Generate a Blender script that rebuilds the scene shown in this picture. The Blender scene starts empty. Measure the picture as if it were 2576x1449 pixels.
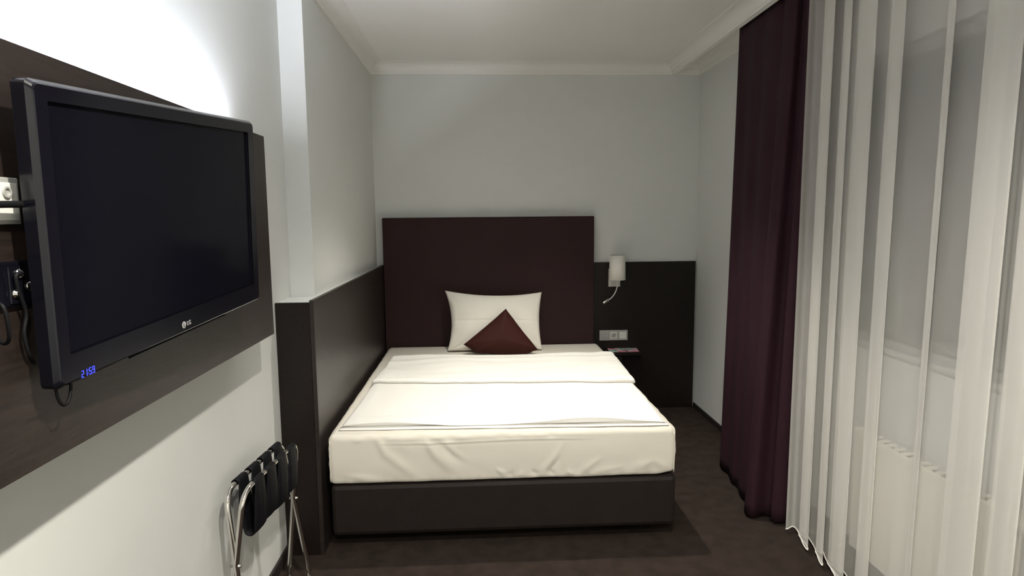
import bpy, bmesh, math, random
from mathutils import Vector, Matrix, noise

scene = bpy.context.scene
C = scene.collection

# ------------------------------------------------------------------ camera
F_PX = 1590.97
cam_data = bpy.data.cameras.new('camera')
cam_data.sensor_fit = 'HORIZONTAL'
cam_data.sensor_width = 36.0
cam_data.lens = 36.0 * F_PX / 2576.0
cam_data.clip_start = 0.02
cam_data.clip_end = 100
cam = bpy.data.objects.new('camera', cam_data)
C.objects.link(cam)
_fw = Vector((0.05063082, 0.99241738, -0.1120012))
_r = Vector((0.99859972, -0.05202729, -0.00957903))
_u = Vector((0.01533351, 0.11135937, 0.9936619))
cam.matrix_world = Matrix(((_r.x, _u.x, -_fw.x, 0.0), (_r.y, _u.y, -_fw.y, 0.0),
                           (_r.z, _u.z, -_fw.z, 1.53), (0, 0, 0, 1)))
scene.camera = cam

# ------------------------------------------------------------------ world (night outside), exposure
world = bpy.data.worlds.new('night')
scene.world = world
world.use_nodes = True
world.node_tree.nodes['Background'].inputs['Color'].default_value = (0.20, 0.27, 0.42, 1)
world.node_tree.nodes['Background'].inputs['Strength'].default_value = 0.02
vs = scene.view_settings
vs.view_transform = 'Standard'
vs.look = 'None'
vs.gamma = 1.0
vs.use_curve_mapping = False
vs.exposure = 0.19

# ceiling downlights: x, y, watts, cone in degrees
LAMP_W = 260
DOWNLIGHTS = [(0.38, 3.34, LAMP_W * 0.66, 97, 1.0, 'over the middle of the bed'),
              (0.28, 0.50, LAMP_W * 0.63, 148, 0.6, 'between television and sheer curtain'),
              (0.28, -0.75, LAMP_W * 0.66, 148, 0.6, 'behind the viewer')]
LAMP_COLOR = (1.0, 0.95, 0.84)
LED_COLOR = (0.86, 0.90, 1.0)
LED_STRENGTH = 270

# ------------------------------------------------------------------ main measures
XT = -0.896      # television wall
XL = -0.785      # bed alcove left wall
XR = 1.70        # window wall
YB = 4.8825      # back wall
YF = -1.60       # wall behind the viewer
PY = 3.03        # step in the left wall
ZC = 2.587       # lower edge of the cove
ZTOP = 2.665     # ceiling
XP = 1.487       # curtain pelmet
WX = -0.728      # face of the low wood cladding
WY = 2.783       # its front end
WZ = 1.175

# ------------------------------------------------------------------ materials
def new_mat(name):
    m = bpy.data.materials.new(name)
    m.use_nodes = True
    nt = m.node_tree
    b = nt.nodes['Principled BSDF']
    return m, nt, b

def mat(name, col, rough=0.5, metal=0.0, var=0.0, scale=8.0, stretch=(1, 1, 1), bump=0.0, bscale=60.0,
        spec=0.5, coat=0.0, emit=None, estr=0.0, sheen=0.0, detail=4.0):
    m, nt, b = new_mat(name)
    b.inputs['Base Color'].default_value = (*col, 1)
    b.inputs['Roughness'].default_value = rough
    b.inputs['Metallic'].default_value = metal
    b.inputs['Specular IOR Level'].default_value = spec
    b.inputs['Coat Weight'].default_value = coat
    b.inputs['Coat Roughness'].default_value = 0.08
    b.inputs['Sheen Weight'].default_value = sheen
    if emit:
        b.inputs['Emission Color'].default_value = (*emit, 1)
        b.inputs['Emission Strength'].default_value = estr
    tc = nt.nodes.new('ShaderNodeTexCoord')
    mp = nt.nodes.new('ShaderNodeMapping')
    mp.inputs['Scale'].default_value = stretch
    nt.links.new(tc.outputs['Object'], mp.inputs['Vector'])
    if var > 0:
        n = nt.nodes.new('ShaderNodeTexNoise')
        n.inputs['Scale'].default_value = scale
        n.inputs['Detail'].default_value = detail
        nt.links.new(mp.outputs['Vector'], n.inputs['Vector'])
        r = nt.nodes.new('ShaderNodeValToRGB')
        r.color_ramp.elements[0].position = 0.3
        r.color_ramp.elements[1].position = 0.7
        r.color_ramp.elements[0].color = (*[c * (1 - var) for c in col], 1)
        r.color_ramp.elements[1].color = (*[min(1, c * (1 + var)) for c in col], 1)
        nt.links.new(n.outputs['Fac'], r.inputs['Fac'])
        nt.links.new(r.outputs['Color'], b.inputs['Base Color'])
    if bump > 0:
        n2 = nt.nodes.new('ShaderNodeTexNoise')
        n2.inputs['Scale'].default_value = bscale
        n2.inputs['Detail'].default_value = 3
        nt.links.new(mp.outputs['Vector'], n2.inputs['Vector'])
        bp = nt.nodes.new('ShaderNodeBump')
        bp.inputs['Strength'].default_value = bump
        bp.inputs['Distance'].default_value = 0.004
        nt.links.new(n2.outputs['Fac'], bp.inputs['Height'])
        nt.links.new(bp.outputs['Normal'], b.inputs['Normal'])
    return m

def fabric_mat(name, col, rough=0.9, weave=900.0, bump=0.15, var=0.06, sheen=0.0):
    """Plain weave: two crossed wave textures for the relief."""
    m, nt, b = new_mat(name)
    b.inputs['Roughness'].default_value = rough
    b.inputs['Sheen Weight'].default_value = sheen
    b.inputs['Specular IOR Level'].default_value = 0.2
    tc = nt.nodes.new('ShaderNodeTexCoord')
    n = nt.nodes.new('ShaderNodeTexNoise')
    n.inputs['Scale'].default_value = 6
    nt.links.new(tc.outputs['Object'], n.inputs['Vector'])
    r = nt.nodes.new('ShaderNodeValToRGB')
    r.color_ramp.elements[0].color = (*[c * (1 - var) for c in col], 1)
    r.color_ramp.elements[1].color = (*[min(1, c * (1 + var)) for c in col], 1)
    nt.links.new(n.outputs['Fac'], r.inputs['Fac'])
    nt.links.new(r.outputs['Color'], b.inputs['Base Color'])
    n2 = nt.nodes.new('ShaderNodeTexNoise')
    n2.inputs['Scale'].default_value = weave
    nt.links.new(tc.outputs['Object'], n2.inputs['Vector'])
    bp = nt.nodes.new('ShaderNodeBump')
    bp.inputs['Strength'].default_value = bump
    bp.inputs['Distance'].default_value = 0.001
    nt.links.new(n2.outputs['Fac'], bp.inputs['Height'])
    nt.links.new(bp.outputs['Normal'], b.inputs['Normal'])
    return m

def sheer_mat(name, col, density):
    m = bpy.data.materials.new(name)
    m.use_nodes = True
    nt = m.node_tree
    nt.nodes.clear()
    out = nt.nodes.new('ShaderNodeOutputMaterial')
    mix = nt.nodes.new('ShaderNodeMixShader')
    mix2 = nt.nodes.new('ShaderNodeMixShader')
    tr = nt.nodes.new('ShaderNodeBsdfTransparent')
    df = nt.nodes.new('ShaderNodeBsdfDiffuse')
    tl = nt.nodes.new('ShaderNodeBsdfTranslucent')
    df.inputs['Color'].default_value = (*col, 1)
    tl.inputs['Color'].default_value = (*col, 1)
    mix.inputs['Fac'].default_value = density
    mix2.inputs['Fac'].default_value = 0.10
    nt.links.new(df.outputs[0], mix2.inputs[1])
    nt.links.new(tl.outputs[0], mix2.inputs[2])
    nt.links.new(tr.outputs[0], mix.inputs[1])
    nt.links.new(mix2.outputs[0], mix.inputs[2])
    nt.links.new(mix.outputs[0], out.inputs['Surface'])
    return m

def emit_mat(name, col, strength):
    m = bpy.data.materials.new(name)
    m.use_nodes = True
    nt = m.node_tree
    nt.nodes.clear()
    out = nt.nodes.new('ShaderNodeOutputMaterial')
    e = nt.nodes.new('ShaderNodeEmission')
    e.inputs['Color'].default_value = (*col, 1)
    e.inputs['Strength'].default_value = strength
    nt.links.new(e.outputs[0], out.inputs['Surface'])
    return m

def glass_mat(name):
    m, nt, b = new_mat(name)
    b.inputs['Base Color'].default_value = (0.9, 0.95, 0.95, 1)
    b.inputs['Roughness'].default_value = 0.02
    b.inputs['Transmission Weight'].default_value = 1.0
    b.inputs['IOR'].default_value = 1.45
    return m

def leaflet_mat(name):
    """Printed cover: pink and green blotches on pale paper."""
    m, nt, b = new_mat(name)
    b.inputs['Roughness'].default_value = 0.35
    tc = nt.nodes.new('ShaderNodeTexCoord')
    n = nt.nodes.new('ShaderNodeTexNoise')
    n.inputs['Scale'].default_value = 11
    n.inputs['Detail'].default_value = 1.5
    nt.links.new(tc.outputs['Object'], n.inputs['Vector'])
    r = nt.nodes.new('ShaderNodeValToRGB')
    r.color_ramp.interpolation = 'CONSTANT'
    e = r.color_ramp.elements
    e[0].position = 0.0; e[0].color = (0.03, 0.28, 0.20, 1)
    e[1].position = 0.43; e[1].color = (0.62, 0.60, 0.60, 1)
    for p, c in ((0.50, (0.55, 0.18, 0.26)), (0.56, (0.60, 0.42, 0.46)), (0.62, (0.25, 0.05, 0.09))):
        k = e.new(p); k.color = (*c, 1)
    nt.links.new(n.outputs['Fac'], r.inputs['Fac'])
    nt.links.new(r.outputs['Color'], b.inputs['Base Color'])
    return m

M = {}
M['wall'] = mat('wall_paint', (0.70, 0.71, 0.69), 0.85, var=0.015, scale=3, bump=0.06, bscale=220, spec=0.3)
M['ceiling'] = mat('ceiling_paint', (0.88, 0.87, 0.84), 0.9, var=0.01, scale=2, bump=0.04, bscale=160, spec=0.2)
M['cove'] = mat('cove_paint', (0.82, 0.81, 0.78), 0.8, var=0.01, scale=3, spec=0.2)
M['carpet'] = mat('brown_carpet', (0.037, 0.0275, 0.0232), 1.0, var=0.22, scale=13, bump=0.9, bscale=420, spec=0.03, sheen=0.0, detail=8)
M['skirting'] = mat('dark_skirting', (0.016, 0.012, 0.011), 0.6, var=0.2, scale=10)
M['wood'] = mat('dark_wenge_wood', (0.0100, 0.0066, 0.0056), 0.38, var=0.38, scale=9, stretch=(9, 1.2, 14), bump=0.10, bscale=40, spec=0.28)
M['wood_side'] = mat('dark_wenge_veneer', (0.0165, 0.0106, 0.0086), 0.44, var=0.34, scale=9, stretch=(1.2, 1.2, 14), bump=0.08, bscale=40, spec=0.5)
M['wood_gloss'] = mat('dark_wenge_satin', (0.0165, 0.0106, 0.0086), 0.40, var=0.34, scale=9, stretch=(1.2, 1.2, 14), bump=0.06, bscale=40, spec=0.85)
M['headboard'] = fabric_mat('burgundy_brown_upholstery', (0.030, 0.0145, 0.0145), 0.75, 700, 0.25, 0.10)
M['bedbox'] = mat('dark_brown_leatherette', (0.0130, 0.0092, 0.0076), 0.6, var=0.12, scale=14, bump=0.18, bscale=300, spec=0.22)
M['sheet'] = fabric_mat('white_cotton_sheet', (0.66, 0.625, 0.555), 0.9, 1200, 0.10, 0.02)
M['duvet'] = fabric_mat('white_cotton_duvet', (0.78, 0.765, 0.73), 0.9, 1200, 0.10, 0.02)
M['pillow'] = fabric_mat('white_pillow_cotton', (0.75, 0.725, 0.66), 0.9, 1200, 0.10, 0.02)
M['cushion'] = fabric_mat('maroon_satin', (0.036, 0.0068, 0.0046), 0.7, 800, 0.15, 0.12)
M['curtain'] = fabric_mat('aubergine_curtain_fabric', (0.0215, 0.0062, 0.0110), 0.8, 600, 0.3, 0.10)
M['sheer'] = sheer_mat('sheer_voile', (0.97, 0.955, 0.91), 0.40)
M['hem'] = sheer_mat('sheer_hem', (0.95, 0.94, 0.90), 0.9)
M['tvblack'] = mat('black_glossy_plastic', (0.004, 0.004, 0.007), 0.16, var=0.05, spec=0.42, coat=0.0)
M['tvbody'] = mat('black_matte_plastic', (0.010, 0.010, 0.012), 0.45, var=0.05, bump=0.1, bscale=500)
M['screen'] = mat('lcd_screen', (0.004, 0.004, 0.007), 0.13, var=0.02, spec=0.07)
M['logo'] = mat('silver_print', (0.55, 0.55, 0.55), 0.4, metal=0.3, var=0.02)
M['clock'] = emit_mat('blue_clock_led', (0.06, 0.08, 1.0), 1.6)
M['chrome'] = mat('chrome', (0.72, 0.70, 0.67), 0.10, metal=1.0, var=0.02)
M['steel'] = mat('brushed_steel', (0.62, 0.61, 0.58), 0.35, metal=1.0, var=0.05, stretch=(1, 1, 30))
M['strap'] = mat('black_nylon_strap', (0.0035, 0.0035, 0.0055), 0.55, var=0.2, scale=40, bump=0.3, bscale=700, spec=0.18)
M['rubber'] = mat('black_rubber', (0.004, 0.004, 0.005), 0.6, var=0.05, spec=0.2)
M['shade'] = mat('lamp_shade_fabric', (0.86, 0.84, 0.77), 0.85, var=0.02, bump=0.1, bscale=500)
M['plastic'] = mat('white_plastic', (0.66, 0.66, 0.62), 0.4, var=0.02)
M['alu'] = mat('grey_alu_plastic', (0.40, 0.40, 0.38), 0.4, metal=0.2, var=0.03)
M['dark'] = mat('dark_hole', (0.01, 0.01, 0.01), 0.6, var=0.05)
M['radiator'] = mat('white_radiator_enamel', (0.82, 0.80, 0.74), 0.4, var=0.01)
M['frame'] = mat('grey_window_frame', (0.34, 0.34, 0.33), 0.45, var=0.01)
M['sill'] = mat('pale_window_sill', (0.55, 0.55, 0.53), 0.45, var=0.05, scale=20)
M['glass'] = glass_mat('window_glass')
M['leaflet'] = leaflet_mat('leaflet_print')
M['lampglow'] = emit_mat('downlight_glow', LAMP_COLOR, 12)
M['led'] = emit_mat('led_tube_glow', LED_COLOR, LED_STRENGTH)

# ------------------------------------------------------------------ helpers
def link(name, me, m, parent=None):
    o = bpy.data.objects.new(name, me)
    C.objects.link(o)
    if m is not None:
        me.materials.append(M[m] if isinstance(m, str) else m)
    if parent is not None:
        o.parent = parent
    return o

def obj(name, bm, m, parent=None, smooth=False):
    me = bpy.data.meshes.new(name)
    bmesh.ops.recalc_face_normals(bm, faces=bm.faces)
    bm.to_mesh(me)
    bm.free()
    if smooth:
        for p in me.polygons:
            p.use_smooth = True
    return link(name, me, m, parent)

def tag(o, label, cat, group=None, kind=None):
    if label: o['label'] = label
    if cat: o['category'] = cat
    if group: o['group'] = group
    if kind: o['kind'] = kind
    return o

def thing(name, label, cat, loc=(0, 0, 0), group=None, kind=None):
    o = bpy.data.objects.new(name, None)
    o.empty_display_size = 0.05
    C.objects.link(o)
    o.location = loc
    return tag(o, label, cat, group, kind)

def B():
    return bmesh.new()

def box(bm, lo, hi, bev=0.0, seg=2):
    mid = [(a + b) / 2 for a, b in zip(lo, hi)]
    sz = [b - a for a, b in zip(lo, hi)]
    r = bmesh.ops.create_cube(bm, size=1.0, matrix=Matrix.Translation(mid) @ Matrix.Diagonal((*sz, 1)))
    if bev > 0:
        es = list({e for v in r['verts'] for e in v.link_edges})
        bmesh.ops.bevel(bm, geom=es, offset=bev, segments=seg, profile=0.5, affect='EDGES')
    return bm

def bx(name, lo, hi, m, parent=None, bev=0.0, org=None):
    """Box given in world coordinates; org = the parent's location."""
    if org is not None:
        lo = [a - b for a, b in zip(lo, org)]
        hi = [a - b for a, b in zip(hi, org)]
    return obj(name, box(B(), lo, hi, bev), m, parent)

def tube(bm, pts, r, seg=12, closed=False, caps=True):
    pts = [Vector(p) for p in pts]
    n = len(pts)
    rings = []
    up = None
    for i, p in enumerate(pts):
        if closed:
            d = pts[(i + 1) % n] - pts[i - 1]
        else:
            d = pts[min(i + 1, n - 1)] - pts[max(i - 1, 0)]
        d.normalize()
        if up is None:
            up = d.orthogonal().normalized()
        else:
            up = (up - d * up.dot(d))
            up = up.normalized() if up.length > 1e-6 else d.orthogonal().normalized()
        side = d.cross(up)
        rr = r[i] if isinstance(r, (list, tuple)) else r
        rings.append([bm.verts.new(p + (up * math.cos(2 * math.pi * k / seg) + side * math.sin(2 * math.pi * k / seg)) * rr)
                      for k in range(seg)])
    m_ = n if closed else n - 1
    for i in range(m_):
        a, b = rings[i], rings[(i + 1) % n]
        off = 0
        if closed and i == n - 1:
            off = min(range(seg), key=lambda s: (b[s].co - a[0].co).length)
        for k in range(seg):
            bm.faces.new((a[k], a[(k + 1) % seg], b[(k + 1 + off) % seg], b[(k + off) % seg]))
    if caps and not closed:
        bm.faces.new(rings[0][::-1])
        bm.faces.new(rings[-1])
    return bm

def lathe(bm, prof, seg=32, mtx=None, cap0=True, cap1=True):
    """prof: (radius, z) from bottom to top around local Z."""
    rings = []
    for r, z in prof:
        rings.append([bm.verts.new((r * math.cos(2 * math.pi * k / seg), r * math.sin(2 * math.pi * k / seg), z)) for k in range(seg)])
    for a, b in zip(rings, rings[1:]):
        for k in range(seg):
            bm.faces.new((a[k], a[(k + 1) % seg], b[(k + 1) % seg], b[k]))
    if cap0: bm.faces.new(rings[0][::-1])
    if cap1: bm.faces.new(rings[-1])
    if mtx is not None:
        bmesh.ops.transform(bm, matrix=mtx, verts=[v for r_ in rings for v in r_])
    return bm

def round_path(pts, rad, n=6, closed=False):
    pts = [Vector(p) for p in pts]
    out = []
    N = len(pts)
    for i, p in enumerate(pts):
        if not closed and i in (0, N - 1):
            out.append(p); continue
        a = (pts[i - 1] - p); b = (pts[(i + 1) % N] - p)
        ra = min(rad, a.length * 0.45); rb = min(rad, b.length * 0.45)
        A = p + a.normalized() * ra; Bq = p + b.normalized() * rb
        for k in range(n + 1):
            t = k / n
            out.append(A * (1 - t) ** 2 + p * 2 * t * (1 - t) + Bq * t * t)
    return out

def sweep(path, prof):
    """Sweep (inset, height) profile along a plan polyline; the inside is right of the direction of travel."""
    bm = B()
    P2 = [Vector(p) for p in path]
    rows = []
    for i, p in enumerate(P2):
        ds = []
        if i > 0: ds.append((P2[i] - P2[i - 1]).normalized())
        if i < len(P2) - 1: ds.append((P2[i + 1] - P2[i]).normalized())
        ns = [Vector((d.y, -d.x)) for d in ds]
        if len(ns) == 2:
            nn = ns[0] + ns[1]
            nn = nn / max(nn.dot(ns[0]), 1e-4)
        else:
            nn = ns[0]
        rows.append([bm.verts.new((p.x + nn.x * d, p.y + nn.y * d, z)) for d, z in prof])
    k = len(prof)
    for a, b in zip(rows, rows[1:]):
        for j in range(k):
            bm.faces.new((a[j], a[(j + 1) % k], b[(j + 1) % k], b[j]))
    bm.faces.new(rows[0]); bm.faces.new(rows[-1][::-1])
    return bm

def grid_faces(bm, rows, closed_u=False):
    for a, b in zip(rows, rows[1:]):
        n = len(a)
        for k in range(n if closed_u else n - 1):
            bm.faces.new((a[k], a[(k + 1) % n], b[(k + 1) % n], b[k]))

def nz(x, y, z=0.0):
    return noise.noise(Vector((x, y, z)))

def sstep(a, b, x):
    t = max(0.0, min(1.0, (x - a) / (b - a)))
    return t * t * (3 - 2 * t)

# ================================================================== SETTING
def struct(o, label, cat='wall'):
    return tag(o, label, cat, kind='structure')

T = 0.12
struct(bx('floor', (XT - T, YF - T, -0.10), (XR + 0.5, YB + T, 0.0), 'carpet'), 'dark brown mottled carpet covering the room floor', 'floor')
struct(bx('ceiling', (XT - T, YF - T, ZTOP), (XR + 0.5, YB + T, ZTOP + 0.12), 'ceiling'), 'plain off-white ceiling above the bed', 'ceiling')
struct(bx('wall_left', (XT - T, YF - T, 0), (XT, YB, ZTOP), 'wall'), 'pale grey wall behind the television panel')
struct(bx('wall_alcove', (XT, PY, 0), (XL, YB, ZTOP), 'wall'), 'pale grey wall on the left side of the bed, stepped forward')
struct(bx('wall_back', (XT - T, YB, 0), (XR + 0.5, YB + T, ZTOP), 'wall'), 'pale grey wall behind the headboard')
struct(bx('wall_front', (XT - T, YF - T, 0), (XR + 0.5, YF, ZTOP), 'wall'), 'pale grey wall behind the viewer, opposite the bed')

# window wall with its opening, built as one mesh of piers
WIN_Y0, WIN_Y1, WIN_Z0, WIN_Z1 = 0.55, 2.86, 0.965, 2.20
WT = 0.30
bm = B()
box(bm, (XR, YF, 0), (XR + WT, WIN_Y0, ZTOP))
box(bm, (XR, WIN_Y1, 0), (XR + WT, YB, ZTOP))
box(bm, (XR, WIN_Y0, 0), (XR + WT, WIN_Y1, WIN_Z0))
box(bm, (XR, WIN_Y0, WIN_Z1), (XR + WT, WIN_Y1, ZTOP))
struct(obj('wall_right', bm, 'wall'), 'pale grey window wall behind the curtains')

win = thing('window_1', 'wide grey framed window with dark night glass behind the sheer', 'window', (XR + 0.02, (WIN_Y0 + WIN_Y1) / 2, WIN_Z0), kind='structure')
wo = win.location
fx0, fx1 = XR + 0.015, XR + 0.075
bm = B()
for lo, hi in (((fx0, WIN_Y0, WIN_Z0), (fx1, WIN_Y0 + 0.06, WIN_Z1)), ((fx0, WIN_Y1 - 0.06, WIN_Z0), (fx1, WIN_Y1, WIN_Z1)),
               ((fx0, WIN_Y0 + 0.06, WIN_Z1 - 0.06), (fx1, WIN_Y1 - 0.06, WIN_Z1)), ((fx0, WIN_Y0 + 0.06, WIN_Z0), (fx1, WIN_Y1 - 0.06, WIN_Z0 + 0.03))):
    box(bm, [a - b for a, b in zip(lo, wo)], [a - b for a, b in zip(hi, wo)], 0.004)
obj('window_frame', bm, 'frame', win)
ymid = 1.55
bx('mullion', (fx0, ymid - 0.035, WIN_Z0 + 0.03), (fx1, ymid + 0.035, WIN_Z1 - 0.06), 'frame', win, 0.004, wo)
for a, b in ((WIN_Y0 + 0.06, ymid - 0.035), (ymid + 0.035, WIN_Y1 - 0.06)):
    bx('pane', (fx0 + 0.025, a, WIN_Z0 + 0.03), (fx0 + 0.033, b, WIN_Z1 - 0.06), 'glass', win, 0, wo)
bx('window_sill', (XR - 0.012, WIN_Y0 - 0.01, WIN_Z0 - 0.022), (XR + 0.014, WIN_Y1 + 0.03, WIN_Z0 + 0.002), 'sill', win, 0.006, wo)

# cove moulding round the ceiling, curtain pelmet
prof = [(0.0, ZC), (0.010, ZC), (0.014, ZC + 0.008)]
for k in range(1, 9):
    t = k / 8
    a = Vector((0.014, ZC + 0.008)); c = Vector((0.018, ZTOP - 0.010)); b = Vector((0.085, ZTOP - 0.004))
    q = a * (1 - t) ** 2 + c * 2 * t * (1 - t) + b * t * t
    prof.append((q.x, q.y))
prof += [(0.095, ZTOP), (0.0, ZTOP)]
cv = obj('trim_1', sweep([(XT, YF), (XT, PY), (XL, PY), (XL, YB), (XP, YB), (XP, YF)], prof), 'cove', smooth=False)
struct(cv, 'off-white concave cove moulding round the ceiling edge', 'moulding')
cv2 = obj('trim_2', sweep([(XP + 0.016, YB), (XR, YB), (XR, YF)], prof), 'cove')
struct(cv2, 'off-white cove moulding inside the curtain recess', 'moulding')
pel = bx('trim_3', (XP + 0.0005, YF, ZC - 0.004), (XP + 0.016, YB, ZTOP), 'cove', None, 0.002)
struct(pel, 'thin off-white pelmet board hiding the curtain rail', 'pelmet')

# skirting boards
sk = lambda n, lo, hi, lab: struct(bx(n, lo, hi, 'skirting', None, 0.003), lab, 'skirting')
sk('baseboard_left', (XT, YF, 0), (XT + 0.012, WY - 0.001, 0.056), 'dark low skirting under the television wall')
sk('baseboard_right', (XR - 0.012, YF, 0), (XR, YB - 0.03, 0.040), 'dark low skirting along the window wall')
sk('baseboard_front', (XT + 0.012, YF, 0), (XR - 0.012, YF + 0.012, 0.056), 'dark low skirting on the wall behind the viewer')

# ================================================================== WOOD CLADDING
# low wall left of the bed: white top, dark wood faces
lw = thing('low_wall_cladding', 'dark wood clad low wall left of the bed with pale ledge', 'wall cladding', (WX - 0.03, WY, 0))
lo_ = lw.location
bx('ledge', (XT, WY + 0.018, 1.05), (XL, PY, WZ - 0.012), 'wall', lw, 0.002, lo_)
bx('side_ledge', (XL, WY + 0.018, 1.05), (WX - 0.020, YB - 0.03, WZ - 0.012), 'wall', lw, 0.002, lo_)
bx('side_board', (WX - 0.019, WY, 0.002), (WX, YB - 0.03, WZ), 'wood_gloss', lw, 0.0015, lo_)
bx('front_board', (XT + 0.001, WY, 0.002), (WX - 0.020, WY + 0.017, WZ - 0.010), 'wood', lw, 0.0015, lo_)
bx('edge_strip', (WX - 0.018, WY - 0.0015, 0.01), (WX - 0.001, WY + 0.001, WZ - 0.006), 'wood_side', lw, 0, lo_)

# dark panel on the back wall
wp = thing('wall_panel', 'dark wood wall panel beside the headboard, below the grey wall', 'wall panel', (0.48, YB - 0.012, 0))
bx('board', (WX + 0.001, YB - 0.026, 0.002), (XR - 0.012, YB - 0.001, 1.171), 'wood', wp, 0.0015, wp.location)

# television panel with the light tube behind its top
PX1 = -0.760; PZ0, PZ1 = 1.1097, 1.8226; PYE = 2.3416; PY0 = 0.10
tp = thing('wall_board', 'long dark wood panel mounted on the wall behind the television', 'wall panel', (PX1 - 0.02, 1.4, PZ0))
to = tp.location
bx('board', (PX1 - 0.020, PY0, PZ0), (PX1, PYE, PZ1), 'wood_side', tp, 0.0015, to)
bx('batten', (XT + 0.0005, PY0 + 0.06, PZ0 + 0.02), (PX1 - 0.0205, PYE - 0.05, PZ0 + 0.06), 'wood', tp, 0, to)
bx('batten', (XT + 0.0005, PY0 + 0.06, PZ1 - 0.16), (PX1 - 0.0205, PYE - 0.05, PZ1 - 0.12), 'wood', tp, 0, to)
bx('end_board', (XT + 0.0005, PYE - 0.020, PZ0), (PX1 - 0.0203, PYE - 0.0005, PZ1 - 0.001), 'wood', tp, 0.001, to)
lt = obj('light_tube', tube(B(), [Vector((XT + 0.045, PY0 + 0.10, PZ1 - 0.060)) - to, Vector((XT + 0.045, PYE - 0.06, PZ1 - 0.060)) - to], 0.011, 12), 'led', tp)
lt['label'] = 'cold white light tube hidden behind the panel top'

# ================================================================== HEADBOARD AND BED
hb = thing('headboard', 'tall square dark burgundy upholstered headboard behind the white pillow', 'headboard', (0.077, YB - 0.05, 0.0))
ho = hb.location
bx('pad', (-0.7247, YB - 0.078, 0.12), (0.8779, YB - 0.027, 1.5293), 'headboard', hb, 0.007, ho)
bx('back_rail', (-0.60, YB - 0.0265, 0.002), (0.75, YB - 0.0262, 0.30), 'dark', hb, 0, ho)
obj('piping', tube(B(), [Vector(v) - ho for v in ((-0.7205, YB - 0.0785, 0.13), (-0.7205, YB - 0.0785, 1.5255), (0.8737, YB - 0.0785, 1.5255), (0.8737, YB - 0.0785, 0.13))], 0.0022, 8), 'headboard', hb)

BX0, BX1, BY0, BY1 = -0.700, 0.8993, 2.80, 4.800
BZ0, BZ1 = 0.326, 0.553
bed = thing('bed', 'wide box-spring bed with white fitted sheet on dark base', 'bed', ((BX0 + BX1) / 2, (BY0 + BY1) / 2, 0))
bo = bed.location
bx('box_base', (BX0 + 0.004, BY0 + 0.004, 0.072), (BX1 + 0.008, BY1, 0.318), 'bedbox', bed, 0.022, bo)
for lx in (BX0 + 0.20, BX1 - 0.20):
    for ly in (BY0 + 0.22, BY1 - 0.20):
        bx('foot', (lx - 0.04, ly - 0.04, 0.0), (lx + 0.04, ly + 0.04, 0.0725), 'dark', bed, 0.003, bo)
bx('plinth', (BX0 + 0.26, BY0 + 0.30, 0.0), (BX1 - 0.26, BY1 - 0.28, 0.0725), 'dark', bed, 0.0, bo)

# mattress in its fitted sheet: fine rounded shell with creases pulled into the cloth
def px_front(px, py):            # helper numbers measured on the front face
    return (BX0 + (px - 822) / 875.0 * 1.6, BZ1 - (py - (1103 - (px - 822) * 0.021)) / 118.0 * (BZ1 - BZ0))

RIDGES = []
for pts, amp, w in [
    ([(945, 1112), (965, 1145), (1055, 1212)], 0.0060, 0.012), ([(1062, 1112), (1090, 1150), (1135, 1190)], 0.0075, 0.013),
    ([(1092, 1115), (1130, 1150), (1235, 1208)], -0.0055, 0.011), ([(1110, 1120), (1160, 1165), (1215, 1200)], 0.0045, 0.012),
    ([(1000, 1112), (1030, 1150)], 0.0025, 0.016), ([(1402, 1128), (1380, 1165), (1350, 1198)], 0.0055, 0.011),
    ([(1395, 1160), (1370, 1198)], -0.0045, 0.009), ([(1500, 1160), (1450, 1198)], 0.0045, 0.010),
    ([(1560, 1180), (1470, 1200)], 0.0035, 0.010), ([(1640, 1165), (1575, 1195)], 0.0050, 0.014),
    ([(1640, 1165), (1680, 1190)], 0.0045, 0.012), ([(870, 1200), (960, 1214)], 0.0045, 0.012),
    ([(1240, 1185), (1262, 1200)], 0.0050, 0.007), ([(1330, 1190), (1345, 1205)], -0.005, 0.007),
    ([(1372, 1188), (1385, 1205)], -0.005, 0.007), ([(1420, 1188), (1430, 1204)], 0.005, 0.007),
    ([(1305, 1190), (1300, 1208)], 0.004, 0.007), ([(1280, 1192), (1270, 1208)], -0.004, 0.007)]:
    RIDGES.append(([px_front(*q) for q in pts], amp, w))

def seg_dist(px, pz, a, b):
    dx, dz = b[0] - a[0], b[1] - a[1]
    L = dx * dx + dz * dz
    t = max(0, min(1, ((px - a[0]) * dx + (pz - a[1]) * dz) / L))
    return math.hypot(px - a[0] - t * dx, pz - a[1] - t * dz), t

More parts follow.
